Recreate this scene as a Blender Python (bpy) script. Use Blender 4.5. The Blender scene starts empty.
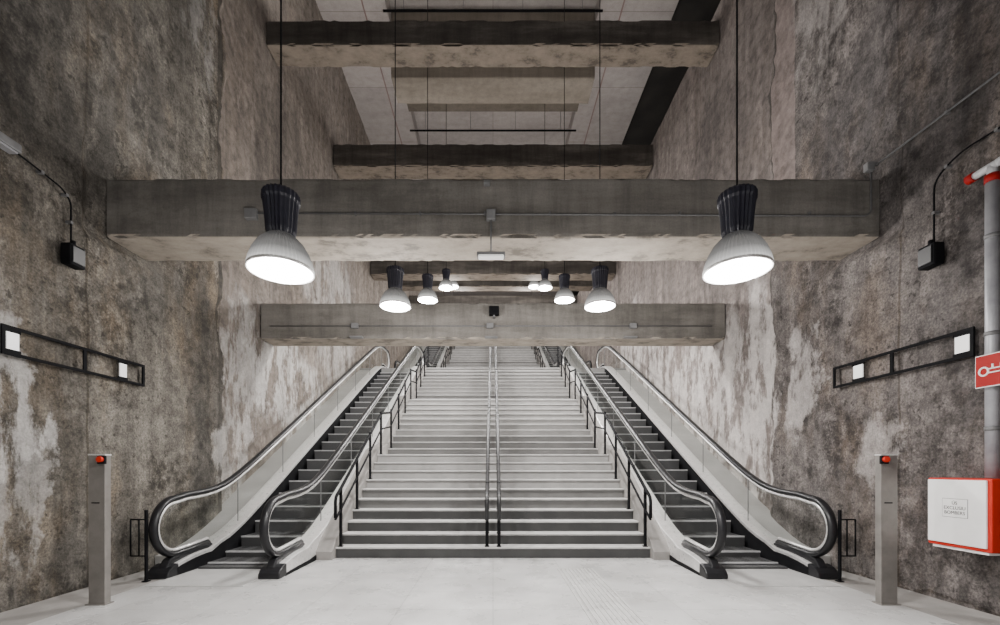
import bpy, bmesh, math, random
from mathutils import Vector, noise, Matrix
random.seed(4)
COL = bpy.context.scene.collection
F, CX, HY, CH = 440.0, 493.0, 468.0, 1.35
W = 4.6
PI = math.pi

# ------------------------------------------------------------ materials
def newmat(name):
    m = bpy.data.materials.new(name); m.use_nodes = True
    nt = m.node_tree; b = nt.nodes['Principled BSDF']
    return m, nt, b
class N:
    def __init__(s, nt): s.nt = nt
    def n(s, t, **k):
        x = s.nt.nodes.new(t)
        for a, v in k.items(): setattr(x, a, v)
        return x
    def l(s, a, b): s.nt.links.new(a, b)
    def noise(s, vec, scale, detail=8, rough=.6):
        x = s.n('ShaderNodeTexNoise'); x.inputs['Scale'].default_value = scale
        x.inputs['Detail'].default_value = detail; x.inputs['Roughness'].default_value = rough
        s.l(vec, x.inputs['Vector']); return x.outputs['Fac']
    def mapping(s, vec, scale=(1,1,1), loc=(0,0,0)):
        x = s.n('ShaderNodeMapping'); x.inputs['Scale'].default_value = scale; x.inputs['Location'].default_value = loc
        s.l(vec, x.inputs['Vector']); return x.outputs[0]
    def ramp(s, fac, stops):
        x = s.n('ShaderNodeValToRGB'); s.l(fac, x.inputs[0]); e = x.color_ramp.elements
        while len(e) < len(stops): e.new(.5)
        for i, (p, c) in enumerate(stops):
            e[i].position = p; e[i].color = (c[0], c[1], c[2], 1) if hasattr(c, '__len__') else (c, c, c, 1)
        return x.outputs[0]
    def math(s, op, a, b=None, clamp=False):
        x = s.n('ShaderNodeMath', operation=op, use_clamp=clamp)
        for i, v in enumerate((a, b)):
            if v is None: continue
            if isinstance(v, (int, float)): x.inputs[i].default_value = v
            else: s.l(v, x.inputs[i])
        return x.outputs[0]
    def mix(s, fac, a, b, mode='MIX'):
        x = s.n('ShaderNodeMix', data_type='RGBA', blend_type=mode)
        if isinstance(fac, (int, float)): x.inputs[0].default_value = fac
        else: s.l(fac, x.inputs[0])
        for i, v in ((6, a), (7, b)):
            if isinstance(v, tuple): x.inputs[i].default_value = (v[0], v[1], v[2], 1)
            else: s.l(v, x.inputs[i])
        return x.outputs[2]
    def bump(s, h, strength, dist, bsdf, prev=None):
        x = s.n('ShaderNodeBump'); x.inputs['Strength'].default_value = strength; x.inputs['Distance'].default_value = dist
        s.l(h, x.inputs['Height'])
        if prev: s.l(prev, x.inputs['Normal'])
        if bsdf: s.l(x.outputs[0], bsdf.inputs['Normal'])
        return x.outputs[0]
    def step(s, fac, at, gain):
        return s.math('MULTIPLY', s.math('SUBTRACT', fac, at), gain, True)

def simple(name, c1, c2=None, scale=6, rough=.5, metal=0, bump=0.0, bscale=60, r2=None, spec=.5):
    m, nt, b = newmat(name); g = N(nt)
    tc = g.n('ShaderNodeTexCoord').outputs['Object']
    c2 = c2 or tuple(min(1, v*1.18) for v in c1)
    f = g.noise(tc, scale)
    g.l(g.ramp(f, [(.35, c1), (.65, c2)]), b.inputs['Base Color'])
    b.inputs['Metallic'].default_value = metal; b.inputs['Specular IOR Level'].default_value = spec
    g.l(g.ramp(g.noise(tc, scale*2), [(.3, rough), (.7, r2 or min(1, rough+.1))]), b.inputs['Roughness'])
    if bump: g.bump(g.noise(tc, bscale), bump, .01, b)
    return m

def wall_mat(name, dark, mid, light, patch, y0, blobs, stains, strips, farcol, warm):
    """weathered cast concrete: grey skin, ragged spalled zones of exposed aggregate, plaster scars.
    blobs / stains: (y, z, radius y, radius z, amount)"""
    m, nt, b = newmat(name); g = N(nt)
    tc = g.n('ShaderNodeTexCoord').outputs['Object']
    sep = g.n('ShaderNodeSeparateXYZ'); g.l(tc, sep.inputs[0])
    Y, Z = sep.outputs[1], sep.outputs[2]
    wob = g.math('MULTIPLY', g.math('SUBTRACT', g.noise(tc, 1.7, 12, .68), .5), 1.6)
    wob2 = g.math('MULTIPLY', g.math('SUBTRACT', g.noise(g.mapping(tc, (1,1,1), (11,5,3)), 1.5, 12, .68), .5), 1.6)
    Yw = g.math('ADD', Y, wob); Zw = g.math('ADD', Z, wob2)
    med = g.noise(tc, 5.5, 14, .74)
    fine = g.noise(tc, 42, 5, .7)
    strk = g.noise(g.mapping(tc, (1, 3.0, .18)), 1.0, 9, .66)
    big = g.noise(tc, .45, 10, .62)
    skin = g.ramp(big, [(.38, mid), (.62, light)])
    vor = g.n('ShaderNodeTexVoronoi'); vor.inputs['Scale'].default_value = 15; vor.inputs['Randomness'].default_value = 1; g.l(tc, vor.inputs['Vector'])
    rough_c = g.ramp(med, [(.36, (dark[0]*.55, dark[1]*.55, dark[2]*.55)), (.5, dark), (.62, light)])
    peb = g.math('LESS_THAN', vor.outputs['Distance'], .2)
    rough_c = g.mix(g.math('MULTIPLY', peb, .5), rough_c, (light[0]*1.3, light[1]*1.3, light[2]*1.27))
    ero = g.step(g.noise(g.mapping(tc, (1, 1.1, .7), (1, 3, 6)), .8, 15, .72), .50, 14)
    base = g.mix(g.math('MULTIPLY', ero, .8), skin, rough_c)
    scr = g.step(g.noise(g.mapping(tc, (1, 1.8, .55), (7, 1, 2)), 1.3, 15, .74), .555, 26)
    base = g.mix(g.math('MULTIPLY', scr, .6), base, (light[0]*1.35, light[1]*1.33, light[2]*1.33))
    cmb = g.n('ShaderNodeCombineXYZ')
    jy = g.math('ADD', Y, g.math('MULTIPLY', wob, .04)); jz = g.math('ADD', Z, g.math('MULTIPLY', wob2, .3))
    g.l(jy, cmb.inputs[0]); g.l(jz, cmb.inputs[1])
    br = g.n('ShaderNodeTexBrick'); br.offset = 0; br.inputs['Scale'].default_value = 1
    br.inputs['Brick Width'].default_value = 2.5; br.inputs['Row Height'].default_value = 40; br.inputs['Mortar Size'].default_value = .018
    br.inputs['Mortar Smooth'].default_value = .4
    br.inputs['Color1'].default_value = (.62,.63,.66,1); br.inputs['Color2'].default_value = (1.22,1.18,1.14,1); br.inputs['Mortar'].default_value = (.3,.28,.26,1)
    g.l(cmb.outputs[0], br.inputs['Vector'])
    base = g.mix(.8, base, br.outputs['Color'], 'MULTIPLY')
    wn = g.noise(g.mapping(tc, (1, 1.6, .6), (4, 9, 2)), .7, 12, .7)
    base = g.mix(g.math('MULTIPLY', g.step(wn, .50, 8), .4), base, warm)
    base = g.mix(.65, base, g.ramp(strk, [(.34, .38), (.5, .98), (.68, 1.45)]), 'MULTIPLY')
    base = g.mix(.75, base, g.ramp(med, [(.38, .5), (.5, 1.0), (.62, 1.45)]), 'MULTIPLY')
    base = g.mix(.65, base, g.ramp(fine, [(.36, .4), (.5, 1.0), (.66, 1.7)]), 'MULTIPLY')
    pits = g.step(g.math('SUBTRACT', 1.0, g.noise(tc, 9, 6, .65)), .60, 22)
    base = g.mix(g.math('MULTIPLY', pits, .7), base, (dark[0]*.3, dark[1]*.3, dark[2]*.3))
    far = g.step(g.math('ADD', Y, g.math('MULTIPLY', wob, .3)), y0, 9)
    smooth = g.mix(.6, farcol, g.ramp(strk, [(.3, .42), (.5, 1.0), (.7, 1.4)]), 'MULTIPLY')
    smooth = g.mix(g.math('MULTIPLY', scr, .5), smooth, (farcol[0]*1.6, farcol[1]*1.6, farcol[2]*1.6))
    smooth = g.mix(.75, smooth, g.ramp(med, [(.36, .5), (.5, 1.0), (.64, 1.3)]), 'MULTIPLY')
    base = g.mix(g.math('MULTIPLY', far, .62), base, smooth)
    def region(lst):
        tot = None
        for cy, cz, ry, rz, am in lst:
            a = g.math('DIVIDE', g.math('SUBTRACT', Yw, cy), ry); c = g.math('DIVIDE', g.math('SUBTRACT', Zw, cz), rz)
            d = g.math('ADD', g.math('MULTIPLY', a, a), g.math('MULTIPLY', c, c))
            v = g.math('MULTIPLY', g.math('MULTIPLY', g.math('SUBTRACT', 1.0, d), 2.6, True), am)
            tot = v if tot is None else g.math('MAXIMUM', tot, v)
        return tot
    brk = g.step(g.noise(g.mapping(tc, (1, 1.9, .75), (3,1,8)), 1.6, 15, .72), .445, 13)
    pm = g.math('MULTIPLY', region(blobs), brk)
    pc = g.mix(.55, patch, g.ramp(strk, [(.3, .6), (.6, 1.12)]), 'MULTIPLY')
    pc = g.mix(.5, pc, g.ramp(med, [(.38, .62), (.6, 1.15)]), 'MULTIPLY')
    pc = g.mix(.35, pc, g.ramp(fine, [(.38, .6), (.6, 1.2)]), 'MULTIPLY')
    base = g.mix(g.math('MULTIPLY', region(stains), g.math('ADD', g.math('MULTIPLY', brk, .45), .55)), base, g.mix(.7, (dark[0]*.5, dark[1]*.54, dark[2]*.62), g.ramp(med, [(.38, .5), (.6, 1.6)]), 'MULTIPLY'))
    for (ya, yb, za, colr) in strips:
        k = g.math('MULTIPLY', g.math('GREATER_THAN', jy, ya), g.math('LESS_THAN', jy, yb))
        k = g.math('MULTIPLY', k, g.math('GREATER_THAN', Z, za))
        cc = g.mix(.8, colr, g.ramp(med, [(.34, .5), (.5, 1.0), (.66, 1.3)]), 'MULTIPLY')
        base = g.mix(g.math('MULTIPLY', k, .75), base, cc)
    colr = g.mix(pm, base, pc)
    g.l(colr, b.inputs['Base Color']); b.inputs['Roughness'].default_value = .9
    b.inputs['Specular IOR Level'].default_value = .2
    p = g.bump(med, .8, .06, None)
    p = g.bump(br.outputs['Fac'], -.5, .03, None, p)
    p = g.bump(ero, -.6, .03, None, p)
    p = g.bump(scr, .4, .015, None, p)
    p = g.bump(pits, -.8, .03, None, p)
    p = g.bump(pm, .4, .02, None, p)
    g.bump(fine, .5, .01, b, p)
    return m

def beam_mat(name, c1, c2, c3, fine_amt=.3, pale_amt=.85, grain=.5, seam=0):
    m, nt, b = newmat(name); g = N(nt)
    tc = g.n('ShaderNodeTexCoord').outputs['Object']
    a = g.noise(g.mapping(tc, (.3, 1, 1.6)), 1.5, 12, .68)
    base = g.ramp(a, [(.33, c1), (.5, c2), (.68, c3)])
    st = g.noise(g.mapping(tc, (3, 3, .35)), 1.6, 9, .68)
    base = g.mix(grain, base, g.ramp(st, [(.35, .5), (.52, 1.0), (.7, 1.35)]), 'MULTIPLY')
    fine = g.noise(tc, 45, 5, .6)
    base = g.mix(fine_amt, base, g.ramp(fine, [(.35, .6), (.6, 1.25)]), 'MULTIPLY')
    if pale_amt:
        stain = g.step(g.noise(g.mapping(tc, (.8, 1, 1.3), (5,5,5)), 1.1, 14, .72), .56, 14)
        base = g.mix(g.math('MULTIPLY', stain, .35), base, (c1[0]*.6, c1[1]*.6, c1[2]*.6))
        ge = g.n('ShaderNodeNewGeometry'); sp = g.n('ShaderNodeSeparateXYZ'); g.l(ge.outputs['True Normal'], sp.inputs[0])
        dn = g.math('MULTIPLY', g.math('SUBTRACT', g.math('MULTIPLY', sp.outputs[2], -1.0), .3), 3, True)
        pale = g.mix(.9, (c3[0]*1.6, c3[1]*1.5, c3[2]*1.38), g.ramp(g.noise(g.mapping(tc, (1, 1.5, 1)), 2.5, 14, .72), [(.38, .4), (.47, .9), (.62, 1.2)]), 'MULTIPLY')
        base = g.mix(g.math('MULTIPLY', dn, pale_amt), base, pale)  # downward faces coloured paler, imitating lamp light on undersides, with worn mottling
    if seam:
        br = g.n('ShaderNodeTexBrick'); br.offset = 0; br.inputs['Scale'].default_value = 1
        br.inputs['Brick Width'].default_value = 6.0; br.inputs['Row Height'].default_value = seam; br.inputs['Mortar Size'].default_value = .012
        br.inputs['Color1'].default_value = (.94,.94,.94,1); br.inputs['Color2'].default_value = (1.06,1.05,1.04,1); br.inputs['Mortar'].default_value = (.7,.68,.66,1)
        g.l(tc, br.inputs['Vector']); base = g.mix(1, base, br.outputs['Color'], 'MULTIPLY')
    g.l(base, b.inputs['Base Color']); b.inputs['Roughness'].default_value = .85
    b.inputs['Specular IOR Level'].default_value = .25
    p = g.bump(a, .3, .03, None); g.bump(fine, .25, .008, b, p)
    return m

M = {}
M['wl'] = wall_mat('WallLeftConcrete', (.085,.074,.060), (.135,.119,.098), (.215,.195,.165), (.52,.50,.48), 7.5,
    [(4.12,2.0,.42,.95,.8), (4.25,1.1,.35,.7,.45), (8.2,3.0,.8,1.7,.6), (9.6,3.6,1.4,1.3,.85), (10.8,2.9,1.7,1.4,.7), (7.9,1.6,.6,1.0,.5), (13,6.0,2.2,2.5,.5), (6.9,8.6,.5,1.2,.3)],
    [(4.6,6.2,2.0,1.9,.6), (5.9,4.4,.9,1.4,.4), (7.0,2.5,.4,2.2,.5), (10,7.5,1.5,2.5,.35), (5.2,.3,1.8,.45,.35), (6.3,9,1.0,2,.4)],
    [(7.38,7.5,-1,(.05,.045,.04))], (.215,.182,.162), (.165,.12,.075))
M['wr'] = wall_mat('WallRightConcrete', (.08,.068,.062), (.128,.111,.102), (.205,.182,.168), (.56,.52,.50), 7.3,
    [(7.9,2.6,.75,2.3,.9), (8.9,1.6,.9,1.5,.85), (9.2,3.5,1.1,1.2,.85), (10.6,2.9,1.4,1.5,.9), (12.6,4.1,1.7,1.7,.85), (15,5.4,1.7,1.7,.75), (6.6,2.7,.4,.9,.55), (5.3,1.5,.4,.45,.4), (6.2,8.3,.6,1.6,.35)],
    [(5.0,5.6,1.5,1.5,.5), (5.7,.9,.8,.5,.3), (4.3,2.9,.4,1.2,.35), (9.5,7.5,1.5,2.0,.35)],
    [(6.72,7.28,4.9,(.27,.22,.205)), (7.28,7.36,-1,(.05,.045,.04))], (.235,.202,.188), (.16,.12,.09))
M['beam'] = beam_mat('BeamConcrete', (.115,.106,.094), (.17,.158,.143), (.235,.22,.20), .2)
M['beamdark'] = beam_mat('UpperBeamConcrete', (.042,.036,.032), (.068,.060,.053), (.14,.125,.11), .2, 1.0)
M['slab'] = beam_mat('CeilingSlabConcrete', (.31,.28,.268), (.36,.328,.315), (.40,.365,.35), .2, 0, .25, 2.4)
M['panel'] = beam_mat('CeilingBeigePanel', (.11,.093,.075), (.135,.115,.094), (.16,.138,.115), .2, 0, .35)
M['tread'] = simple('StairTreadStone', (.33,.325,.318), (.43,.423,.415), 5, .6, 0, .15)
M['landing'] = simple('LandingStone', (.22,.217,.213), (.27,.266,.26), 3, .6, 0, .1)
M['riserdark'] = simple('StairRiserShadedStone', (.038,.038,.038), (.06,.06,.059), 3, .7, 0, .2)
M['risermid'] = simple('StairRiserGreyStone', (.10,.098,.095), (.135,.132,.129), 3, .7, 0, .2)  # same riser stone darkened less, as a painted half shade
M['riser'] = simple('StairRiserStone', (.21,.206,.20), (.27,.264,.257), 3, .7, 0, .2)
M['black'] = simple('BlackPaintedSteel', (.004,.004,.005), (.007,.007,.008), 8, .7, 0, spec=.1)
M['rubber'] = simple('HandrailRubber', (.006,.006,.007), (.010,.010,.012), 6, .35, spec=.4)
M['steel'] = simple('BrushedSteel', (.70,.69,.68), (.82,.81,.80), 14, .26, .55, .03, 120)
M['decking'] = simple('SlopeDeckingSteel', (.38,.37,.36), (.46,.45,.44), 2, .4, .3)
M['steeld'] = simple('PostSteel', (.20,.188,.175), (.28,.262,.245), 5, .4, .6, .05, 120)
M['plate'] = simple('LandingPlateSteel', (.36,.356,.35), (.44,.435,.43), 5, .5, .1, .05, 120)
M['railgrey'] = simple('DarkHandrailSteel', (.012,.012,.013), (.02,.02,.021), 8, .4, .1)
M['galv'] = simple('GalvanisedConduit', (.13,.13,.132), (.18,.18,.182), 20, .5, .3)
M['pipe'] = simple('GalvanisedPipe', (.28,.28,.30), (.38,.38,.40), 6, .4, .3)
M['greypaint'] = simple('GreyPlastic', (.15,.15,.152), (.20,.20,.202), 8, .5)
M['navy'] = simple('LampHousingNavy', (.010,.010,.018), (.018,.018,.03), 9, .4, .1)
M['red'] = simple('RedEnamel', (.24,.003,.003), (.30,.005,.004), 4, .55, spec=.25)
M['orange'] = simple('OrangeRedEnamel', (.42,.012,.004), (.48,.018,.006), 4, .5, spec=.3)
M['white'] = simple('WhiteEnamel', (.74,.73,.72), (.80,.79,.78), 4, .45)
M['pipewhite'] = simple('PalePipePaint', (.42,.42,.43), (.50,.50,.51), 4, .45)
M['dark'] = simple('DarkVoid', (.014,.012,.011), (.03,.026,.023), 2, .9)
M['pink'] = simple('PinkJoint', (.20,.13,.12), (.24,.16,.145), 3, .7)
M['cover'] = simple('SlopeCoverConcrete', (.20,.19,.18), (.29,.275,.26), 2.5, .7, 0, .2)
M['shadow'] = simple('JointFiller', (.04,.04,.04), (.06,.06,.06), 5, .8)  # dark filler in the narrow gaps beside the floor margins

# floor
m, nt, b = newmat('PolishedFloor'); g = N(nt)
tc = g.n('ShaderNodeTexCoord').outputs['Object']
br = g.n('ShaderNodeTexBrick'); br.offset = 0.0
g.l(tc, br.inputs['Vector']); br.inputs['Scale'].default_value = 1; br.inputs['Brick Width'].default_value = .9
br.inputs['Row Height'].default_value = .6; br.inputs['Mortar Size'].default_value = .005
br.inputs['Color1'].default_value = (1,1,1,1); br.inputs['Color2'].default_value = (.9,.9,.9,1); br.inputs['Mortar'].default_value = (.6,.6,.6,1)
c = g.ramp(g.noise(tc, 1.1, 10), [(.35, (.36,.355,.35)), (.65, (.53,.525,.52))])
c = g.mix(1, c, br.outputs['Color'], 'MULTIPLY')
c = g.mix(.4, c, g.ramp(g.noise(tc, 70, 6), [(.4, .75), (.6, 1.12)]), 'MULTIPLY')
g.l(c, b.inputs['Base Color'])
g.l(g.ramp(g.noise(tc, 2.5), [(.3, .2), (.7, .4)]), b.inputs['Roughness'])
M['floor'] = m
m, nt, b = newmat('GroovedStepMetal'); g = N(nt)
tc = g.n('ShaderNodeTexCoord').outputs['Object']
w = g.n('ShaderNodeTexWave'); w.bands_direction = 'X'; w.inputs['Scale'].default_value = 22; g.l(tc, w.inputs['Vector'])
g.l(g.ramp(w.outputs['Fac'], [(.3, (.02,.02,.021)), (.7, (.08,.08,.082))]), b.inputs['Base Color'])
b.inputs['Metallic'].default_value = .2; b.inputs['Roughness'].default_value = .5
g.bump(w.outputs['Fac'], .5, .01, b); M['estep'] = m
M['eedge'] = simple('StepEdgeMetal', (.42,.42,.425), (.52,.52,.525), 9, .45, .2)
# glass
m = bpy.data.materials.new('BalustradeGlass'); m.use_nodes = True; nt = m.node_tree; nt.nodes.clear(); g = N(nt)
o = g.n('ShaderNodeOutputMaterial'); mx = g.n('ShaderNodeMixShader'); t = g.n('ShaderNodeBsdfTransparent'); gl = g.n('ShaderNodeBsdfGlossy')
t.inputs[0].default_value = (.985,.995,.99,1); gl.inputs['Roughness'].default_value = .01
lw = g.n('ShaderNodeLayerWeight'); lw.inputs[0].default_value = .15
g.l(g.math('MULTIPLY', lw.outputs['Facing'], .12), mx.inputs[0])
g.l(t.outputs[0], mx.inputs[1]); g.l(gl.outputs[0], mx.inputs[2]); g.l(mx.outputs[0], o.inputs[0]); M['glass'] = m
# lamp shade (prismatic, lit through its ribs)
m, nt, b = newmat('PrismaticShade'); g = N(nt)
tc = g.n('ShaderNodeTexCoord').outputs['Object']
g.l(g.ramp(g.noise(tc, 12), [(.35, (.14,.14,.14)), (.65, (.22,.22,.22))]), b.inputs['Base Color'])
b.inputs['Roughness'].default_value = .16; b.inputs['Metallic'].default_value = .35
b.inputs['Emission Color'].default_value = (1,.98,.95,1)
sz = g.n('ShaderNodeSeparateXYZ'); g.l(tc, sz.inputs[0])
g.l(g.ramp(sz.outputs[2], [(.0, 1.0), (.04, .55), (.10, .18), (.22, .04)]), b.inputs['Emission Strength'])
M['shade'] = m
m, nt, b = newmat('LampLensGlow'); b.inputs['Base Color'].default_value = (1,1,1,1)
b.inputs['Emission Color'].default_value = (1,.98,.96,1); b.inputs['Emission Strength'].default_value = 40; M['glow'] = m
m, nt, b = newmat('SmallLightGlow'); b.inputs['Base Color'].default_value = (1,1,1,1)
b.inputs['Emission Color'].default_value = (1,.98,.96,1); b.inputs['Emission Strength'].default_value = .3; M['softglow'] = m

# ------------------------------------------------------------ helpers
def wloc(o):
    v = Vector((0,0,0))
    while o is not None: v += o.location; o = o.parent
    return v
def obj(name, bm, mats, parent=None, smooth=False, bevel=0):
    if not isinstance(mats, (list, tuple)): mats = [mats]
    if parent is not None: bmesh.ops.translate(bm, verts=bm.verts, vec=-wloc(parent))
    bmesh.ops.recalc_face_normals(bm, faces=bm.faces)
    me = bpy.data.meshes.new(name); bm.to_mesh(me); bm.free()
    for q in mats: me.materials.append(q)
    if smooth:
        for p in me.polygons: p.use_smooth = True
    o = bpy.data.objects.new(name, me); COL.objects.link(o); o.parent = parent
    if bevel:
        md = o.modifiers.new('bevel', 'BEVEL'); md.width = bevel; md.segments = 2; md.limit_method = 'ANGLE'
    return o
def thing(name, loc, label, cat, group=None):
    o = bpy.data.objects.new(name, None); COL.objects.link(o); o.location = loc; o.empty_display_size = .1
    return tag(o, label, cat, group)
def tag(o, label, cat, group=None):
    o['label'] = label; o['category'] = cat
    if group: o['group'] = group
    return o
def struct(o): o['kind'] = 'structure'; return o
def BM(): return bmesh.new()
def box(bm, x0, x1, y0, y1, z0, z1, mi=0):
    v = [bm.verts.new((x, y, z)) for x in (x0, x1) for y in (y0, y1) for z in (z0, z1)]
    fs = []
    for a in ((0,1,3,2), (4,6,7,5), (0,4,5,1), (2,3,7,6), (0,2,6,4), (1,5,7,3)):
        f = bm.faces.new([v[i] for i in a]); f.material_index = mi; fs.append(f)
    return fs
def tube(bm, pts, r, n=10, ry=None, mi=0):
    pts = [Vector(p) for p in pts]; rings = []
    up = None
    for i, p in enumerate(pts):
        d = (pts[min(i+1, len(pts)-1)] - pts[max(i-1, 0)]).normalized()
        if up is None:
            a = Vector((1,0,0)) if abs(d.x) < .9 else Vector((0,0,1))
        else: a = up
        a = (a - d*a.dot(d)).normalized(); up = a; c = d.cross(a)
        rings.append([bm.verts.new(p + a*math.cos(2*PI*k/n)*r + c*math.sin(2*PI*k/n)*(ry or r)) for k in range(n)])
    for A, B in zip(rings, rings[1:]):
        for k in range(n):
            f = bm.faces.new((A[k], A[(k+1) % n], B[(k+1) % n], B[k])); f.material_index = mi; f.smooth = True
    for R_ in (rings[0], rings[-1][::-1]): bm.faces.new(R_).material_index = mi
def smoothpath(pts, rad=.12, n=6):
    pts = [Vector(p) for p in pts]; out = [pts[0]]
    for a, b_, c_ in zip(pts, pts[1:], pts[2:]):
        r = min(rad, (a-b_).length*.45, (c_-b_).length*.45)
        p0 = b_ + (a-b_).normalized()*r; p1 = b_ + (c_-b_).normalized()*r
        for k in range(n+1):
            t = k/n; out.append(p0*(1-t)**2 + b_*2*t*(1-t) + p1*t*t)
    out.append(pts[-1]); return out
def lathe(bm, c, prof, n=40, ribs=0, ra=0, mi=0):
    rings = []
    for r, z in prof:
        rings.append([bm.verts.new((c[0]+math.cos(2*PI*k/n)*(r+(ra if ribs and k % 2 else 0)), c[1]+math.sin(2*PI*k/n)*(r+(ra if ribs and k % 2 else 0)), c[2]+z)) for k in range(n)])
    for A, B in zip(rings, rings[1:]):
        for k in range(n):
            f = bm.faces.new((A[k], A[(k+1) % n], B[(k+1) % n], B[k])); f.material_index = mi
    return rings
def strip(bm, rows, x0, x1, mi=0):
    R = [[bm.verts.new((x, y, z)) for x, z in ((x0, zl), (x1, zl), (x1, zh), (x0, zh))] for y, zl, zh in rows]
    for A, B in zip(R, R[1:]):
        for k in range(4):
            bm.faces.new((A[k], A[(k+1) % 4], B[(k+1) % 4], B[k])).material_index = mi
    bm.faces.new(R[0]).material_index = mi; bm.faces.new(R[-1][::-1]).material_index = mi
def rough_box(bm, x0, x1, y0, y1, z0, z1, step=.08, amp=.05, seed=0):
    """straight cast beam with small chips broken out of its long edges"""
    nx = max(1, int(round((x1-x0)/step)))
    ins = [0, .035, .09]
    ys = [y0+i for i in ins] + [y1-i for i in reversed(ins)]
    zs = [z0+i for i in ins] + [z1-i for i in reversed(ins)]
    ny, nz = len(ys)-1, len(zs)-1; V = {}
    def v(i, j, k):
        if (i, j, k) not in V:
            p = Vector((x0+(x1-x0)*i/nx, ys[j], zs[k]))
            if j in (0, ny) and k in (0, nz):
                q = Vector((p.x*1.9, (p.y > (y0+y1)/2)*7+seed, (p.z > (z0+z1)/2)*5))
                a = max(0, noise.fractal(q, .9, 2.1, 4)-.08)*amp*2.2 + .006
                a += max(0, noise.noise(q*3.1)-.3)*amp*1.6
                a = min(a, .065)
                p.y += a if j == 0 else -a; p.z += a if k == 0 else -a
            V[(i, j, k)] = bm.verts.new(p)
        return V[(i, j, k)]
    for i in range(nx):
        for j in range(ny):
            for k in (0, nz): bm.faces.new((v(i,j,k), v(i+1,j,k), v(i+1,j+1,k), v(i,j+1,k)))
        for k in range(nz):
            for j in (0, ny): bm.faces.new((v(i,j,k), v(i+1,j,k), v(i+1,j,k+1), v(i,j,k+1)))
    for j in range(ny):
        for k in range(nz):
            for i in (0, nx): bm.faces.new((v(i,j,k), v(i,j+1,k), v(i,j+1,k+1), v(i,j,k+1)))
def wp(x, y, X=4.58):
    s = -1 if x < CX else 1
    Y = F*X/abs(x-CX)
    return Vector((s*X, Y, CH+(HY-y)*Y/F))

# ------------------------------------------------------------ setting
def wall(side, name, mat, ztop, y0s):
    def build(ya, yb, st, bm):
        ny = int((yb-ya)/st); nz = int((ztop+.1)/st); G = []
        for j in range(ny+1):
            row = []
            for k in range(nz+1):
                y = ya+(yb-ya)*j/ny; z = -.1+(ztop+.1)*k/nz
                p = Vector((0, y, z))
                d = .035*abs(noise.fractal(p*.7+Vector((side*5,0,0)), .9, 2, 6)) + .010*abs(noise.noise(p*4+Vector((side*3,1,2))))
                rg = noise.fractal(Vector((side*7, y*1.2, z*.9)), .8, 2, 5)*.25
                t = min(1, max(0, (y+rg-y0s)*7))
                d += .10*t
                if 4.95 < y < 6.35 and 4.0 < z < 5.15:
                    d += .11*max(0, min(1, (y-4.95)*8, (6.35-y)*8, (z-4)*8, (5.15-z)*8))*(.6+.8*abs(noise.noise(p*2.3)))
                row.append(bm.verts.new((side*(W+d), y, z)))
            G.append(row)
        for j in range(ny):
            for k in range(nz): bm.faces.new((G[j][k], G[j+1][k], G[j+1][k+1], G[j][k+1]))
    bm = BM(); build(-4, 17, .085, bm); build(17, 37, .3, bm)
    return struct(obj(name, bm, mat, smooth=True))
wall(-1, 'wall_left', M['wl'], 13.8, 7.5)
wall(1, 'wall_right', M['wr'], 11.0, 7.3)
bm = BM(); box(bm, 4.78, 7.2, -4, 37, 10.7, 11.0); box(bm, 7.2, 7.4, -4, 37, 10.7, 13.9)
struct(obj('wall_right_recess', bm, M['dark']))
bm = BM(); box(bm, -4.9, 4.9, 36, 36.3, 9, 13.9)
struct(obj('wall_back', bm, M['wl']))
bm = BM(); box(bm, -4.02, 4.02, -4, 6.62, -.2, 0)
struct(obj('floor', bm, M['floor']))
bm = BM(); box(bm, -4.9, -4.03, -4, 8, -.2, -.004); box(bm, 4.03, 4.9, -4, 8, -.2, -.004)
box(bm, -4.03, -4.02, -4, 8, -.2, -.02, 1); box(bm, 4.02, 4.03, -4, 8, -.2, -.02, 1)
struct(obj('floor_margin', bm, [M['cover'], M['shadow']]))
bm = BM(); box(bm, -4.85, 4.85, 15.57, 19.6, 4.5, 4.885); struct(obj('floor_landing', bm, M['landing']))
bm = BM(); box(bm, -4.85, 4.85, 28.57, 36.2, 9.4, 9.775); struct(obj('floor_top', bm, M['landing']))
# ceiling
bm = BM()
box(bm, -4.9, -2.9, -4, 37, 13.8, 14.1); box(bm, 2.9, 4.95, -4, 37, 13.8, 14.1); box(bm, -2.9, 2.9, -4, 37, 14.3, 14.5)
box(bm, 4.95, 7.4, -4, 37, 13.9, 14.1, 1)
box(bm, -2.9, -2.88, -4, 37, 13.8, 14.4); box(bm, 2.88, 2.9, -4, 37, 13.8, 14.4)
struct(obj('ceiling', bm, [M['slab'], M['dark']]))
bm = BM()
for s in (-1, 1):
    box(bm, s*3.5-.018, s*3.5+.018, -4, 37, 13.79, 13.81)
struct(obj('trim_1', bm, M['pink']))
bm = BM()
for Yb in (12.4, 19.5, 26.0):
    rough_box(bm, -2.87, 2.87, Yb, Yb+.9, 12.35, 14.3, .3, .01)
    box(bm, -2.87, 2.87, Yb+.9, Yb+2.6, 13.5, 14.3)
struct(obj('ceiling_downstand', bm, M['panel']))
for Yb, z, w, lab in ((11.8, 13.6, 2.95, 'thin black ceiling rail at the very top of the photo'), (15.6, 13.3, 2.95, 'thin black ceiling rail just below the beige ceiling panel')):
    t = thing('ceiling_rail', (0, Yb, z), lab, 'rail')
    bm = BM(); box(bm, -w, w, Yb, Yb+.03, z, z+.05); obj('bar', bm, M['black'], t)
    for x in (-2.4, -.8, .8, 2.4):
        bm = BM(); box(bm, x-.007, x+.007, Yb+.01, Yb+.024, z+.05, 14.3); obj('hanger', bm, M['galv'], t)

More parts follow.
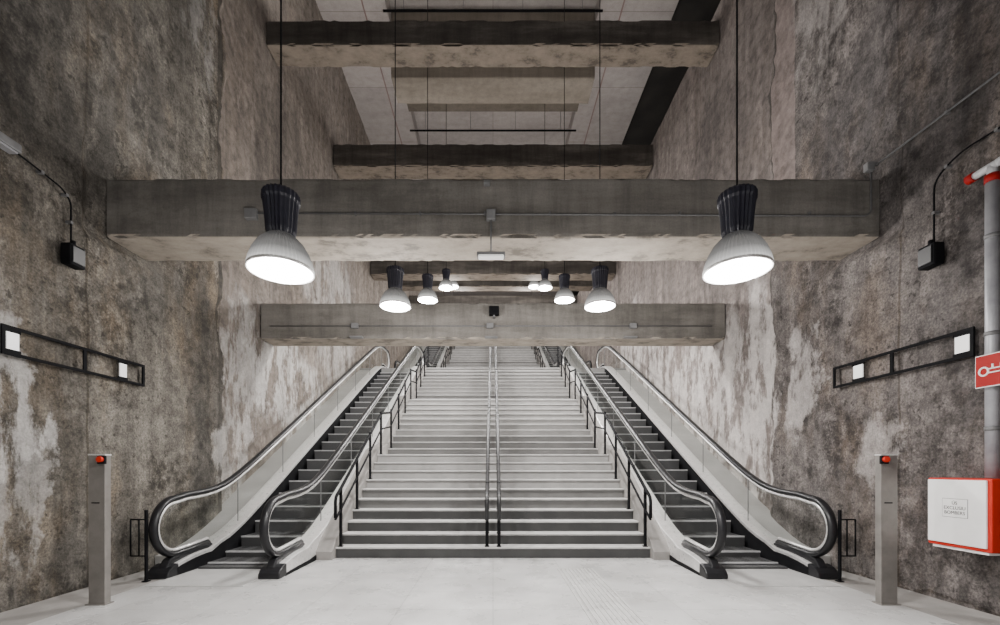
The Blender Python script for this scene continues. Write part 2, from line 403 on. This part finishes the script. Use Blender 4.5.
# ------------------------------------------------------------ beams
def beam(Y0, Y1, z0, z1, mat, label, seed, step=.1, amp=.05, X=4.68):
    bm = BM(); rough_box(bm, -X, X, Y0, Y1, z0, z1, step, amp, seed)
    return tag(obj('concrete_beam', bm, mat, smooth=False), label, 'beam', 'concrete struts spanning the stair hall')
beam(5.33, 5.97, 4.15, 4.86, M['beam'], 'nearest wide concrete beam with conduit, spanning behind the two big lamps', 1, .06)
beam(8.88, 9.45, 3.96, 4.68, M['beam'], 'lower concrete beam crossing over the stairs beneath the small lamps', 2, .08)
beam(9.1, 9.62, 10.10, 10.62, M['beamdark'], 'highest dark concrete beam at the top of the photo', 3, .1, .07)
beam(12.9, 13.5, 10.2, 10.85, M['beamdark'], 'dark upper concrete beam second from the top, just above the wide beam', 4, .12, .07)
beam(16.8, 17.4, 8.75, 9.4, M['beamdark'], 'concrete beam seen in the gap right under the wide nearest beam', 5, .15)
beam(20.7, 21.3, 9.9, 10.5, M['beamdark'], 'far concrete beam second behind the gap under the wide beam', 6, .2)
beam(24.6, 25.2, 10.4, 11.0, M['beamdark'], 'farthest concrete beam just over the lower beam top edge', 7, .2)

t = thing('beam_conduit', (0, 5.31, 4.4), 'thin grey conduit with junction boxes along face of nearest wide beam', 'conduit')
def bp(x, y, Y): return Vector(((x-CX)*Y/F, Y, CH+(HY-y)*Y/F))
bm = BM(); tube(bm, smoothpath([bp(250,213,5.31), bp(866,216,5.31), bp(871,212,5.31), bp(871,168,5.31)], .08), .010); obj('pipe', bm, M['galv'], t)
bm = BM(); tube(bm, [bp(491,213,5.3), bp(491,252,5.3)], .010); obj('drop_pipe', bm, M['galv'], t)
for x, y, w, h in ((250,213,.07,.06), (491,214,.055,.06), (487,182,.04,.02), (871,166,.045,.05)):
    p = bp(x, y, 5.27); bm = BM(); box(bm, p.x-w, p.x+w, 5.26, 5.33, p.z-h, p.z+h); obj('junction_box', bm, M['greypaint'], t, bevel=.008)
for k in range(9):
    p = bp(290+k*65, 213, 5.3)
    bm = BM(); box(bm, p.x-.010, p.x+.010, 5.295, 5.33, p.z-.02, p.z+.016); obj('clip', bm, M['galv'], t)
t = thing('emergency_light', bp(491,254,5.28), 'small white rectangular light hanging under middle of nearest wide beam', 'light fitting')
p = bp(491, 254, 5.25); bm = BM(); box(bm, p.x-.17, p.x+.17, 5.24, 5.33, p.z-.03, p.z+.03); obj('housing', bm, M['greypaint'], t, bevel=.01)
bm = BM(); box(bm, p.x-.15, p.x+.15, 5.23, 5.32, p.z-.04, p.z-.01); obj('diffuser', bm, M['softglow'], t, bevel=.008)
t = thing('beam_conduit', (0, 8.86, 4.3), 'thin conduit with boxes along face of the lower beam over the stairs', 'conduit')
bm = BM(); tube(bm, [bp(270,326,8.86), bp(712,326,8.86)], .012); obj('pipe', bm, M['galv'], t)
for x in (355, 490, 633):
    p = bp(x, 326, 8.85); bm = BM(); box(bm, p.x-.07, p.x+.07, 8.80, 8.88, p.z-.05, p.z+.05); obj('junction_box', bm, M['greypaint'], t, bevel=.01)
for x in (357, 491, 630):
    p = bp(x, 337, 8.85); bm = BM(); box(bm, p.x-.13, p.x+.13, 8.76, 8.88, p.z-.03, p.z+.0); obj('lower_bracket', bm, M['greypaint'], t, bevel=.01)
t = thing('beam_speaker', bp(494,311,8.85), 'small black speaker on the middle of the lower beam', 'speaker')
p = bp(494, 311, 8.8); bm = BM(); box(bm, p.x-.10, p.x+.10, 8.72, 8.86, p.z-.09, p.z+.08); obj('body', bm, M['black'], t, bevel=.02)
bm = BM(); box(bm, p.x-.02, p.x+.02, 8.76, 8.88, p.z-.13, p.z-.08); obj('bracket', bm, M['galv'], t)

# ------------------------------------------------------------ escalators
S = .53
def h_(d): return .5*(d+math.sqrt(d*d+.2))
def gz(Y): return S*(h_(Y-6.55)-h_(Y-15.776))
HX = .66
def make_escalator(cx, label):
    t = thing('escalator', (cx, 5.3, 0), label, 'escalator', 'escalators beside the stairs')
    YS = [5.62+.2*k for k in range(57)]
    YE = YS[-1]; ze = gz(YE)
    for s in (-1, 1):
        x = cx+s*HX
        path = [(6.25, .30), (5.9, .27)]
        for k in range(0, 19):
            a = -PI/2 - PI*k/18
            path.append((5.62+.36*math.cos(a), .61+.36*math.sin(a)*.99))
        path += [(Y, gz(Y)+.97) for Y in YS[1:]]
        for k in range(1, 19):
            a = PI/2 - PI*k/18
            path.append((YE+.36*math.cos(a), ze+.61+.36*math.sin(a)))
        path.append((YE-.6, ze+.26))
        bm = BM(); tube(bm, [(x, y, z) for y, z in path], .054, 12, .038); hr = obj('handrail', bm, M['rubber'], t)
        bm = BM(); pin = []
        for i, (y, z) in enumerate(path):
            y0, z0 = path[max(i-1, 0)]; y1, z1 = path[min(i+1, len(path)-1)]
            dy, dz = y1-y0, z1-z0; L = math.hypot(dy, dz); pin.append((x, y+dz/L*.054, z-dy/L*.054))
        tube(bm, pin, .032, 8, .022); obj('rail_guide', bm, M['steel'], hr)
        rows = []
        for k in range(9):
            y = 5.31+.31*k/8; q = math.sqrt(max(.0, .33**2-(y-5.62)**2)); rows.append((y, max(.12, .61-q), .61+q))
        rows += [(Y, gz(Y)+.16, gz(Y)+.93) for Y in YS[1:]]
        for k in range(1, 9):
            y = YE+.31*k/8; q = math.sqrt(max(0, .33**2-(y-YE)**2)); rows.append((y, ze+max(.2, .61-q), ze+.61+q))
        bm = BM(); strip(bm, rows, x-.006, x+.006); obj('balustrade_glass', bm, M['glass'], t)
        for ly in [7.0+1.5*k for k in range(7)]:
            bm = BM(); strip(bm, [(ly, gz(ly)+.2, gz(ly)+.93), (ly+.006, gz(ly)+.2, gz(ly)+.93)], x-.007, x+.007); obj('glass_joint', bm, M['greypaint'], t)
        rows = [(5.50+.1*k, 0, .15+.08*(1-(1-min(1, k/7))**2)) for k in range(8)] + [(Y, max(gz(Y)-.5, -.02) if Y > 7.2 else 0, gz(Y)+.225) for Y in YS[4:]] + [(YE+.3, ze-.3, ze+.2), (YE+.42, ze-.3, ze+.05)]
        bm = BM(); xo = x+s*.14; xi = x-s*.10
        strip(bm, rows, min(xo, xi), max(xo, xi)); obj('deck', bm, M['steel'], t, bevel=.012)
        rows = [(y, zl, max(zl+.01, zh-.05)) for y, zl, zh in rows]
        bm = BM(); xs = sorted((xi, xi-s*.014)); strip(bm, rows, *xs); obj('skirt', bm, M['black'], t)
        bm = BM(); xs = sorted((x-.055, x+.055))
        strip(bm, [(5.40, .02, .13), (5.48, .04, .22), (5.65, .06, .265), (6.0, .12, .28), (6.3, .2, .285)], *xs); obj('newel_base', bm, M['rubber'], t, bevel=.02)
        xs = sorted((xo, xo+s*.012))
        bm = BM(); strip(bm, [(y, zl, zl+(zh-zl)*.28) for y, zl, zh in rows], *xs); obj('kick_strip', bm, M['black'], t)
        # rounded black nose closing the deck at the floor
        bm = BM(); xs = sorted((xi-s*.014, xo+s*.012))
        strip(bm, [(5.33, 0, .03), (5.345, 0, .07), (5.37, 0, .10), (5.42, 0, .13), (5.50, 0, .153), (5.53, 0, .157)], *xs); obj('newel_foot', bm, M['rubber'], t, bevel=.015)
    bm = BM(); box(bm, cx-.56, cx+.56, 5.0, 5.9, -.01, .008); obj('floor_plate', bm, M['plate'], t, bevel=.004)
    bm = BM(); box(bm, cx-.52, cx+.52, 5.85, 6.06, .0, .03)
    for k in range(34): box(bm, cx-.5+k*.03, cx-.488+k*.03, 6.0, 6.12, .0, .03)
    obj('comb_plate', bm, M['estep'], t)
    bm = BM(); box(bm, cx-.56, cx+.56, 16.3, 17.3, 4.87, 4.9); obj('top_plate', bm, M['plate'], t)
    y = 6.02
    while y < 16.3:
        z = gz(y+.2)
        bm = BM(); box(bm, cx-.5, cx+.5, y, y+.41, z-.24, z-.012, 0)
        box(bm, cx-.5, cx+.5, y-.006, y+.022, z-.018, z+.003, 1)
        for q in range(22): box(bm, cx-.495+q*.0455, cx-.475+q*.0455, y+.03, y+.40, z-.012, z, 0)
        obj('step', bm, [M['estep'], M['eedge']], t); y += .4
    bm = BM(); strip(bm, [(Y, gz(Y)-.55, gz(Y)-.26) for Y in YS[4:]], cx-.55, cx+.55); obj('truss', bm, M['dark'], t)
    return t
def copy_tree(o, parent=None):
    c = o.copy(); COL.objects.link(c); c.parent = parent
    for ch in [q for q in bpy.data.objects if q.parent == o]: copy_tree(ch, c)
    return c
EX = 3.40
e1 = make_escalator(-EX, 'escalator left of the stairs rising from the lower hall')
e2 = copy_tree(e1); e2.location.x = EX; e2['label'] = 'escalator right of the stairs rising from the lower hall'
DY, DZ = 13.0, 4.89
for s, w in ((-1, 'left'), (1, 'right')):
    e = copy_tree(e1); e.location = (s*EX, 5.3+DY, DZ); e['label'] = 'small distant upper escalator on the %s of the upper stairs' % w

# ------------------------------------------------------------ stairs
RI, TR = .163, .265
def ny_(i): return 6.6+TR*i+(.63 if i >= 10 else 0)+(.63 if i >= 20 else 0)
SW = 2.36
st = thing('staircase', (0, 6.6, 0), 'wide pale stone staircase between the two lower escalators', 'stairs')
for i in range(30):
    y0 = ny_(i); y1 = ny_(i+1) if i < 29 else y0+.05
    z = RI*(i+1)
    if i < 4: rm = M['riserdark']  # first risers of each flight coloured darker, imitating shade beneath the lamps
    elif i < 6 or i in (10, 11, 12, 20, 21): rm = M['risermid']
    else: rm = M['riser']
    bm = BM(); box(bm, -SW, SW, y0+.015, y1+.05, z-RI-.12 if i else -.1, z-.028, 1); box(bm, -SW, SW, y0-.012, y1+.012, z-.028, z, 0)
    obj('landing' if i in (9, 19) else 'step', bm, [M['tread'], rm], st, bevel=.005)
for s in (-1, 1):
    bm = BM(); strip(bm, [(6.45, -.02, .12)]+[(ny_(i)+.0, max(-.02, RI*i-.4), RI*(i+1)+.10) for i in range(0, 30)], min(s*SW, s*2.60), max(s*SW, s*2.60))
    obj('stringer', bm, M['cover'], st)
st2 = copy_tree(st); st2.location = (0, 6.6+DY, DZ); st2['label'] = 'distant upper staircase beyond the landing, between the small upper escalators'

def railing(xs, label, postx, railmat, r=.026, pick=(0, 2, 4, 6, 8, 9), pw=.018, cont=False):
    t = thing('stair_railing', (postx[0], 6.6, 0), label, 'railing', 'stair railings')
    if cont:
        for x in xs:
            for hgt, nm in ((.90, 'top_rail'), (.58, 'lower_rail')):
                pts = [(x, 6.42, hgt+.02)]
                for fl in range(3):
                    a, b_ = fl*10, fl*10+9
                    pts += [(x, ny_(a)+.0, RI*(a+1)-.163*(a > 0)*.3+hgt-.05), (x, ny_(b_)+.1, RI*(b_+1)+hgt-.05)]
                pts += [(x, ny_(29)+.3, RI*30+hgt-.05)]
                if hgt > .8: pts = [(x, 6.42, hgt-.28)] + pts
                bm = BM(); tube(bm, smoothpath(pts, .12), r if hgt > .8 else r*.7, 8); obj(nm, bm, railmat, t)
    for fl in range(3):
        a, b_ = fl*10, fl*10+9
        p0 = (ny_(a)-.02, RI*(a+1) if a else RI); p1 = (ny_(b_), RI*(b_+1))
        if not cont:
            for x in xs:
                for hgt, nm in ((.92, 'top_rail'), (.60, 'lower_rail')):
                    bm = BM()
                    pts = [(x, p0[0]-.22, p0[1]-.163+hgt), (x, p0[0]+.05, p0[1]-.163+hgt), (x, p1[0], p1[1]+hgt-.1), (x, p1[0]+.34, p1[1]+hgt-.1)]
                    if hgt > .9: pts = [(x, p0[0]-.22, p0[1]-.163+.60)] + pts + [(x, p1[0]+.34, p1[1]+.50)]
                    tube(bm, smoothpath(pts, .1), r if hgt > .9 else r*.75, 8); obj(nm, bm, railmat, t)
        for i in [a+q for q in pick]:
            for x in postx:
                bm = BM(); z0 = RI*(i+1); y = ny_(i)+.05
                f = (y-p0[0])/(p1[0]-p0[0])
                zt = (p0[1]-.163+.92)*(1-f)+(p1[1]+.82)*f if not cont else (p0[1]+.84)*(1-f)+(p1[1]+.84)*f
                box(bm, x-pw, x+pw, y-.022, y+.022, z0-.0, zt)
                box(bm, x-.035, x+.035, y-.035, y+.035, z0-.0, z0+.012)
                obj('post', bm, M['black'], t)
    return t
r1 = railing([-2.30], 'black handrail along left edge of the lower stairs', [-2.30], M['black'], .024, (0, 3, 6, 9), .018, True)
r2 = copy_tree(r1); r2.location.x = 2.30; r2['label'] = 'black handrail along right edge of the lower stairs'
r3 = railing([-.09, .09], 'double handrail running up the middle of the lower stairs', [-.09, .09], M['railgrey'], .030, (0, 1, 3, 5, 7, 9), .024)
for r, w in ((r1, 'left edge'), (r2, 'right edge'), (r3, 'middle')):
    q = copy_tree(r); q.location.y += DY; q.location.z += DZ; q['label'] = 'distant handrail along the %s of the upper stairs' % w

for k, (dy, dz) in enumerate(((0, 0), (DY, DZ))):
    for s in (-1, 1):
        bm = BM(); rows = [(6.0+.3*j+dy, gz(6.0+.3*j)-.4+dz, gz(6.0+.3*j)+.11+dz) for j in range(34)]
        x0, x1 = sorted((s*4.215, s*4.80)); strip(bm, rows, x0, x1)
        struct(obj('trim_%d' % (2+k*2+(s > 0)), bm, M['decking']))

# ------------------------------------------------------------ lamps
def make_lamp(x, y, z, label):
    t = thing('pendant_lamp', (x, y, z), label, 'lamp', 'bell pendant lamps over the hall')
    bm = BM()
    R = lathe(bm, (x,y,z), [(.082,.235), (.088,.26), (.098,.29), (.108,.42), (.118,.50), (.126,.52), (.126,.56), (.118,.575), (.04,.585)], 48, 1, .009)
    bm.faces.new(R[0]); bm.faces.new(R[-1]); hs = obj('housing', bm, M['navy'], t)
    bm = BM(); lathe(bm, (x,y,z), [(.09,.225), (.100,.235), (.100,.250), (.09,.26)], 40); obj('collar', bm, M['galv'], hs)
    bm = BM()
    lathe(bm, (x,y,z), [(.085,.252), (.115,.232), (.155,.19), (.190,.13), (.215,.06), (.226,.01), (.221,.01), (.208,.06), (.182,.13), (.148,.185), (.105,.222)], 100, 1, .010)
    obj('lamp_shade', bm, M['shade'], t, smooth=False)
    bm = BM(); lathe(bm, (x,y,z), [(.224,.015), (.234,.012), (.236,-.006), (.226,-.01), (.220,-.004)], 64); obj('rim', bm, M['steel'], t, smooth=True)
    bm = BM(); R = lathe(bm, (x,y,z), [(.222,.0), (.19,-.018), (.11,-.032), (.04,-.038)], 48); bm.faces.new(R[-1]); obj('lens', bm, M['glow'], t, smooth=True)
    bm = BM(); tube(bm, [(x,y,z+.58), (x,y,z+.63)], .02, 10); tube(bm, [(x,y,z+.61), (x,y,14.25 if abs(x) < 2.8 else 13.8)], .0075, 6); obj('cord', bm, M['black'], t)
    return t
LY = [(3.3, 2.83), (6.75, 3.83), (10.3, 5.28), (14.1, 7.12), (17.9, 8.72)]
adj = ['largest nearest', 'second nearest', 'third nearest', 'small fourth', 'smallest farthest']
LX = [(-1.59, 1.83), (-1.50, 1.64), (-1.53, 1.67), (-1.50, 1.66), (-1.63, 1.67)]
def light(kind, loc, energy, size=1, rot=(0,0,0), size_y=None, color=(1,.97,.94)):
    L = bpy.data.lights.new('hall_light', kind); L.energy = energy; L.color = color
    if kind == 'AREA':
        L.size = size; L.shape = 'DISK'
        if size_y: L.shape = 'RECTANGLE'; L.size_y = size_y
    else: L.shadow_soft_size = size
    o = bpy.data.objects.new('hall_light', L); COL.objects.link(o); o.location = loc; o.rotation_euler = rot
for k, (Y, z) in enumerate(LY):
    for s, w in ((0, 'left'), (1, 'right')):
        make_lamp(LX[k][s], Y, z, '%s bell pendant lamp hanging in the %s row' % (adj[k], w))
        light('AREA', (LX[k][s], Y, z-.06), [80, 90, 120, 140, 90][k], .42)
        light('POINT', (LX[k][s], Y, z-.17), [120, 210, 280, 260, 130][k], .12)

# ------------------------------------------------------------ steel posts by the floor
def post(x, s, label):
    Y = 4.37; t = thing('control_post', (x, Y, 0), label, 'post', 'steel posts')
    bm = BM(); box(bm, x-.082, x+.082, Y-.03, Y+.04, 0, 1.48); obj('column', bm, M['steeld'], t, bevel=.006)
    bm = BM(); box(bm, x-.10, x+.10, Y-.05, Y+.06, 0, .010); obj('base_plate', bm, M['steeld'], t)
    bm = BM(); box(bm, x-.084, x+.084, Y-.032, Y+.042, 1.475, 1.487); obj('cap', bm, M['steel'], t)
    xs = sorted((x+s*.02, x+s*.10)); bm = BM(); box(bm, xs[0], xs[1], Y-.05, Y-.029, 1.39, 1.47); obj('button_plate', bm, M['black'], t, bevel=.004)
    c = Vector((x+s*.062, Y-.05, 1.435)); bm = BM(); tube(bm, [c, c+Vector((0,-.015,0)), c+Vector((0,-.028,0))], .028, 16); obj('stop_button', bm, M['orange'], t)
    bm = BM(); box(bm, x-.05, x+.03, Y-.032, Y-.029, 1.0, 1.012); obj('slot', bm, M['black'], t)
post(-3.91, 1, 'square steel post with red button beside the left escalator')
post(3.91, -1, 'square steel post with red button beside the right escalator')

def barrier(s, label):
    t = thing('side_barrier', (s*4.25, 5.24, 0), label, 'barrier', 'side barriers')
    bm = BM(); box(bm, s*4.125-.012, s*4.125+.012, 5.22, 5.25, 0, .85); box(bm, s*4.125-.03, s*4.125+.03, 5.2, 5.27, 0, .01); obj('post', bm, M['black'], t)
    bm = BM(); X0, X1 = sorted((s*4.36, s*4.57)); r = .009; y = 5.55
    for a, b_ in (((X0,y,.70), (X1,y,.70)), ((X0,y,.24), (X1,y,.24)), ((X0,y,.24), (X0,y,.70)), ((X1,y,.24), (X1,y,.70)), (((X0+X1)/2,y,.24), ((X0+X1)/2,y,.70))):
        tube(bm, [a, b_], r, 8)
    obj('frame', bm, M['black'], t)
    bm = BM(); tube(bm, [(s*4.13, 5.24, .70), (s*4.36, y, .70)], .008, 8); tube(bm, [(s*4.13, 5.24, .24), (s*4.36, y, .24)], .008, 8); obj('link_bar', bm, M['black'], t)
barrier(-1, 'black metal barrier between left escalator and left wall')
barrier(1, 'black metal barrier between right escalator and right wall')

def wframe(s, Y0, Y1, label, pan):
    t = thing('wall_frame', (s*4.55, (Y0+Y1)/2, 2.55), label, 'frame', 'black wall frames')
    X0, X1 = sorted((s*4.54, s*4.56)); z0, z1 = 2.41, 2.69; th = .03
    bm = BM()
    box(bm, X0, X1, Y0, Y1, z1-th, z1); box(bm, X0, X1, Y0, Y1, z0, z0+th)
    for y in (Y0, Y1-th): box(bm, X0, X1, y, y+th, z0+th, z1-th)
    obj('frame', bm, M['black'], t)
    bm = BM(); y = Y0+.5*(Y1-Y0); box(bm, X0+.003, X1-.003, y-.02, y+.02, z0+th, z1-th); obj('divider', bm, M['black'], t)
    for a, b_ in pan:
        bm = BM(); box(bm, X0+.004, X1-.004, a, b_, z0+.06, z1-.06); obj('white_panel', bm, M['softglow'], t)
    bm = BM()
    for a, b_ in pan: box(bm, X0+.006, X1-.006, a-.02, b_+.02, z0+th, z0+.06); box(bm, X0+.006, X1-.006, a-.02, b_+.02, z1-.06, z1-th)
    obj('panel_holder', bm, M['black'], t)
    for y in (Y0+.2, Y1-.2):
        xs = sorted((s*4.55, s*4.61)); bm = BM(); box(bm, xs[0], xs[1], y-.02, y+.02, 2.42, 2.435); obj('wall_bracket', bm, M['black'], t)
wframe(-1, 4.07, 5.74, 'long black metal frame with white panels on left wall', [(4.11, 4.22), (5.36, 5.46)])
wframe(1, 4.16, 5.88, 'long black metal frame with white panels on right wall', [(4.20, 4.33), (5.41, 5.55)])

def wbox(px, py, label):
    p = wp(px, py, 4.52); s = 1 if p.x > 0 else -1
    t = thing('wall_speaker', p, label, 'speaker', 'black wall speakers')
    bm = BM(); box(bm, p.x-.06, p.x+.06, p.y-.09, p.y+.09, p.z-.12, p.z+.11); obj('body', bm, M['black'], t, bevel=.02)
    bm = BM(); box(bm, p.x-s*.066 - .004, p.x-s*.066+.004, p.y-.07, p.y+.07, p.z-.09, p.z+.08); obj('grille', bm, M['rubber'], t, bevel=.003)
    xs = sorted((p.x+s*.05, s*4.61)); bm = BM(); box(bm, xs[0], xs[1], p.y-.03, p.y+.03, p.z-.03, p.z+.03); obj('bracket', bm, M['black'], t)
    bm = BM(); tube(bm, [(p.x, p.y, p.z+.10), (p.x, p.y, p.z+.16)], .025, 12); obj('cable_gland', bm, M['black'], t)
wbox(73, 256, 'small black wall speaker box on the left wall')
wbox(931, 256, 'small black wall speaker box on the right wall')
def conduit(pts, r, label, mat):
    P = [wp(*q) for q in pts]
    t = thing('wall_conduit', P[0], label, 'conduit', 'wall conduits')
    bm = BM(); tube(bm, smoothpath(P, .15, 8), r, 8); obj('pipe', bm, mat, t)
    for a, b_ in zip(P, P[1:]):
        c = a.lerp(b_, .5); s = 1 if c.x > 0 else -1
        xs = sorted((c.x-s*.012, s*4.61)); bm = BM(); box(bm, xs[0], xs[1], c.y-.014, c.y+.014, c.z-.014, c.z+.014); obj('clip', bm, M['galv'], t)
conduit([(-30,120,4.56), (20,155,4.56), (62,188,4.56), (71,202,4.56), (71,243,4.56)], .009, 'dark conduit curving down to black box on left wall', M['black'])
conduit([(1040,103,4.56), (960,152,4.56), (934,180,4.56), (934,246,4.56)], .009, 'dark conduit bending down to black box on right wall', M['black'])
conduit([(1040,42,4.58), (880,162,4.58), (872,166,4.58)], .011, 'upper grey conduit climbing along right wall to the wide beam', M['galv'])
p = wp(3, 143, 4.48); t = thing('wall_light', p, 'grey light fitting cut off by the left edge of the photo', 'light fitting')
bm = BM(); box(bm, p.x-.05, p.x+.07, p.y-.42, p.y+.10, p.z-.03, p.z+.05); obj('housing', bm, M['galv'], t, bevel=.01)
bm = BM(); box(bm, p.x-.03, p.x+.05, p.y-.38, p.y+.08, p.z-.045, p.z-.028); obj('diffuser', bm, M['pipe'], t)
bm = BM(); box(bm, -4.61, p.x-.04, p.y-.1, p.y-.04, p.z-.02, p.z+.04); obj('bracket', bm, M['galv'], t)

# ------------------------------------------------------------ fire standpipe, cabinet, sign
t = thing('fire_cabinet', (4.45, 4.05, .62), 'white and red fire cabinet with printed label on right wall', 'fire cabinet')
bm = BM(); box(bm, 4.31, 4.598, 3.80, 4.36, .61, 1.255); obj('body', bm, M['orange'], t, bevel=.01)
bm = BM(); box(bm, 4.292, 4.312, 3.83, 4.345, .642, 1.24); dr = obj('door', bm, M['white'], t, bevel=.006)
bm = BM(); box(bm, 4.289, 4.293, 3.975, 4.20, .89, 1.065); lp = obj('label_plate', bm, M['greypaint'], t)
bm = BM(); box(bm, 4.287, 4.290, 3.979, 4.196, .894, 1.061); obj('label_face', bm, M['white'], lp)
bm = BM(); box(bm, 4.33, 4.59, 3.84, 4.33, .585, .612); obj('drip_tray', bm, M['white'], t)
def text(body, size, loc, parent, mat, name):
    cu = bpy.data.curves.new('txt', 'FONT'); cu.body = body; cu.size = size; cu.align_x = 'CENTER'; cu.align_y = 'CENTER'; cu.extrude = .0006; cu.offset = 0
    cu.space_line = 1.05
    ob = bpy.data.objects.new('txt', cu); COL.objects.link(ob)
    bpy.context.view_layer.update()
    me = bpy.data.meshes.new_from_object(ob.evaluated_get(bpy.context.evaluated_depsgraph_get()))
    bpy.data.objects.remove(ob)
    me.transform(Matrix(((0,0,-1,0), (-1,0,0,0), (0,1,0,0), (0,0,0,1))))
    me.transform(Matrix.Translation(Vector(loc)-wloc(parent))); me.materials.clear(); me.materials.append(mat)
    o = bpy.data.objects.new(name, me); COL.objects.link(o); o.parent = parent; return o
text('ÚS\nEXCLUSIU\nBOMBERS', .043, (4.286, 4.0875, .978), lp, M['black'], 'lettering')

t = thing('fire_standpipe', (4.46, 3.9, 1.27), 'grey vertical fire pipe with red couplings at the right edge', 'pipe')
PX, PY = 4.46, 3.93
bm = BM(); tube(bm, [(PX,PY,1.262), (PX,PY,3.92)], .047, 20); obj('riser_pipe', bm, M['pipe'], t)
bm = BM(); tube(bm, [(PX,PY-.05,4.05), (PX,1.5,4.05)], .036, 16); obj('branch_pipe', bm, M['pipewhite'], t)
bm = BM(); tube(bm, [(PX,PY-.06,4.05), (PX,PY+.17,4.05)], .034, 16); tube(bm, [(PX,PY,3.9), (PX,PY,4.05)], .036, 16); obj('stub_pipe', bm, M['pipewhite'], t)
bm = BM(); tube(bm, [(PX,PY,3.90), (PX,PY,3.97)], .052, 16); obj('tee_coupling', bm, M['red'], t)
bm = BM(); tube(bm, [(PX,PY+.14,4.05), (PX,PY+.20,4.05)], .044, 16); obj('end_cap', bm, M['red'], t)
for z in (3.42, 2.55, 1.7):
    bm = BM(); tube(bm, [(PX,PY,z-.018), (PX,PY,z+.018)], .052, 16); box(bm, PX+.04, 4.60, PY-.015, PY+.015, z-.015, z+.015); obj('pipe_clamp', bm, M['galv'], t)

Xs = 4.34
t = thing('fire_sign', (Xs+.01, 3.75, 2.1), 'small red sign with white hose symbol on the right wall', 'sign')
ya = F*Xs/(975-CX); yb = ya-.36
z1 = CH+(HY-357)*ya/F; z0 = CH+(HY-389)*ya/F
bm = BM(); box(bm, Xs, Xs+.010, yb, ya, z0, z1); obj('plate', bm, M['white'], t, bevel=.003)
bm = BM(); box(bm, Xs-.003, Xs, yb+.008, ya-.008, z0+.008, z1-.008); obj('red_field', bm, M['red'], t)
zc = (z0+z1)/2-.005; bm = BM()
def ring(y, z, r, w):
    tube(bm, [(Xs-.005, y+math.cos(a)*r, z+math.sin(a)*r) for a in [2*PI*k/20 for k in range(21)]], w, 6)
ring(ya-.075, zc, .036, .008); ring(ya-.28, zc, .036, .008)
for dz in (-.017, .017): tube(bm, [(Xs-.005, ya-.105, zc+dz), (Xs-.005, ya-.25, zc+dz)], .006, 6)
for y in (ya-.145, ya-.21): tube(bm, [(Xs-.005, y, zc+.017), (Xs-.005, y, zc+.055)], .008, 6)
obj('symbol', bm, M['white'], t)
bm = BM(); box(bm, Xs+.01, 4.60, ya-.30, ya-.27, z0+.1, z0+.13); obj('bracket', bm, M['galv'], t)

bm = BM()
for k in range(10): box(bm, .86+k*.05, .885+k*.05, 2.8, 5.9, 0, .006)
tag(obj('tactile_strip', bm, M['tread'], bevel=.002), 'ribbed pale tactile guide strip in the floor right of centre', 'tactile strip')

# ------------------------------------------------------------ lights
for s in (-1.6, 1.6):
    light('AREA', (s, -.3, 2.8), 85, .42); light('POINT', (s, -.3, 2.7), 65, .15)
    light('POINT', (s, 22, 9.6), 330, .15); light('POINT', (s, 27, 12.0), 260, .15)  # POINT lights added over the upper stairs, without fixtures
light('AREA', (0, 5.65, 4.95), 150, 8, (PI,0,0), .5)  # unseen uplights added on top of beams to brighten the upper hall, no fixtures
light('AREA', (0, 9.3, 10.68), 130, 8, (PI,0,0), .5)
light('AREA', (0, 13.2, 10.95), 80, 8, (PI,0,0), .5)
light('AREA', (0, 21.0, 10.6), 110, 8, (PI,0,0), .5)
wd = bpy.data.worlds.new('World'); bpy.context.scene.world = wd; wd.use_nodes = True
wd.node_tree.nodes['Background'].inputs[0].default_value = (.95,.97,1,1); wd.node_tree.nodes['Background'].inputs[1].default_value = .20

# ------------------------------------------------------------ camera
cam = bpy.data.cameras.new('Camera'); co = bpy.data.objects.new('Camera', cam); COL.objects.link(co)
co.location = (0, 0, CH); co.rotation_euler = (PI/2, 0, 0)
cam.sensor_width = 36; cam.lens = F/1000*36; cam.shift_x = .007; cam.shift_y = .1555; cam.clip_start = .05
bpy.context.scene.camera = co
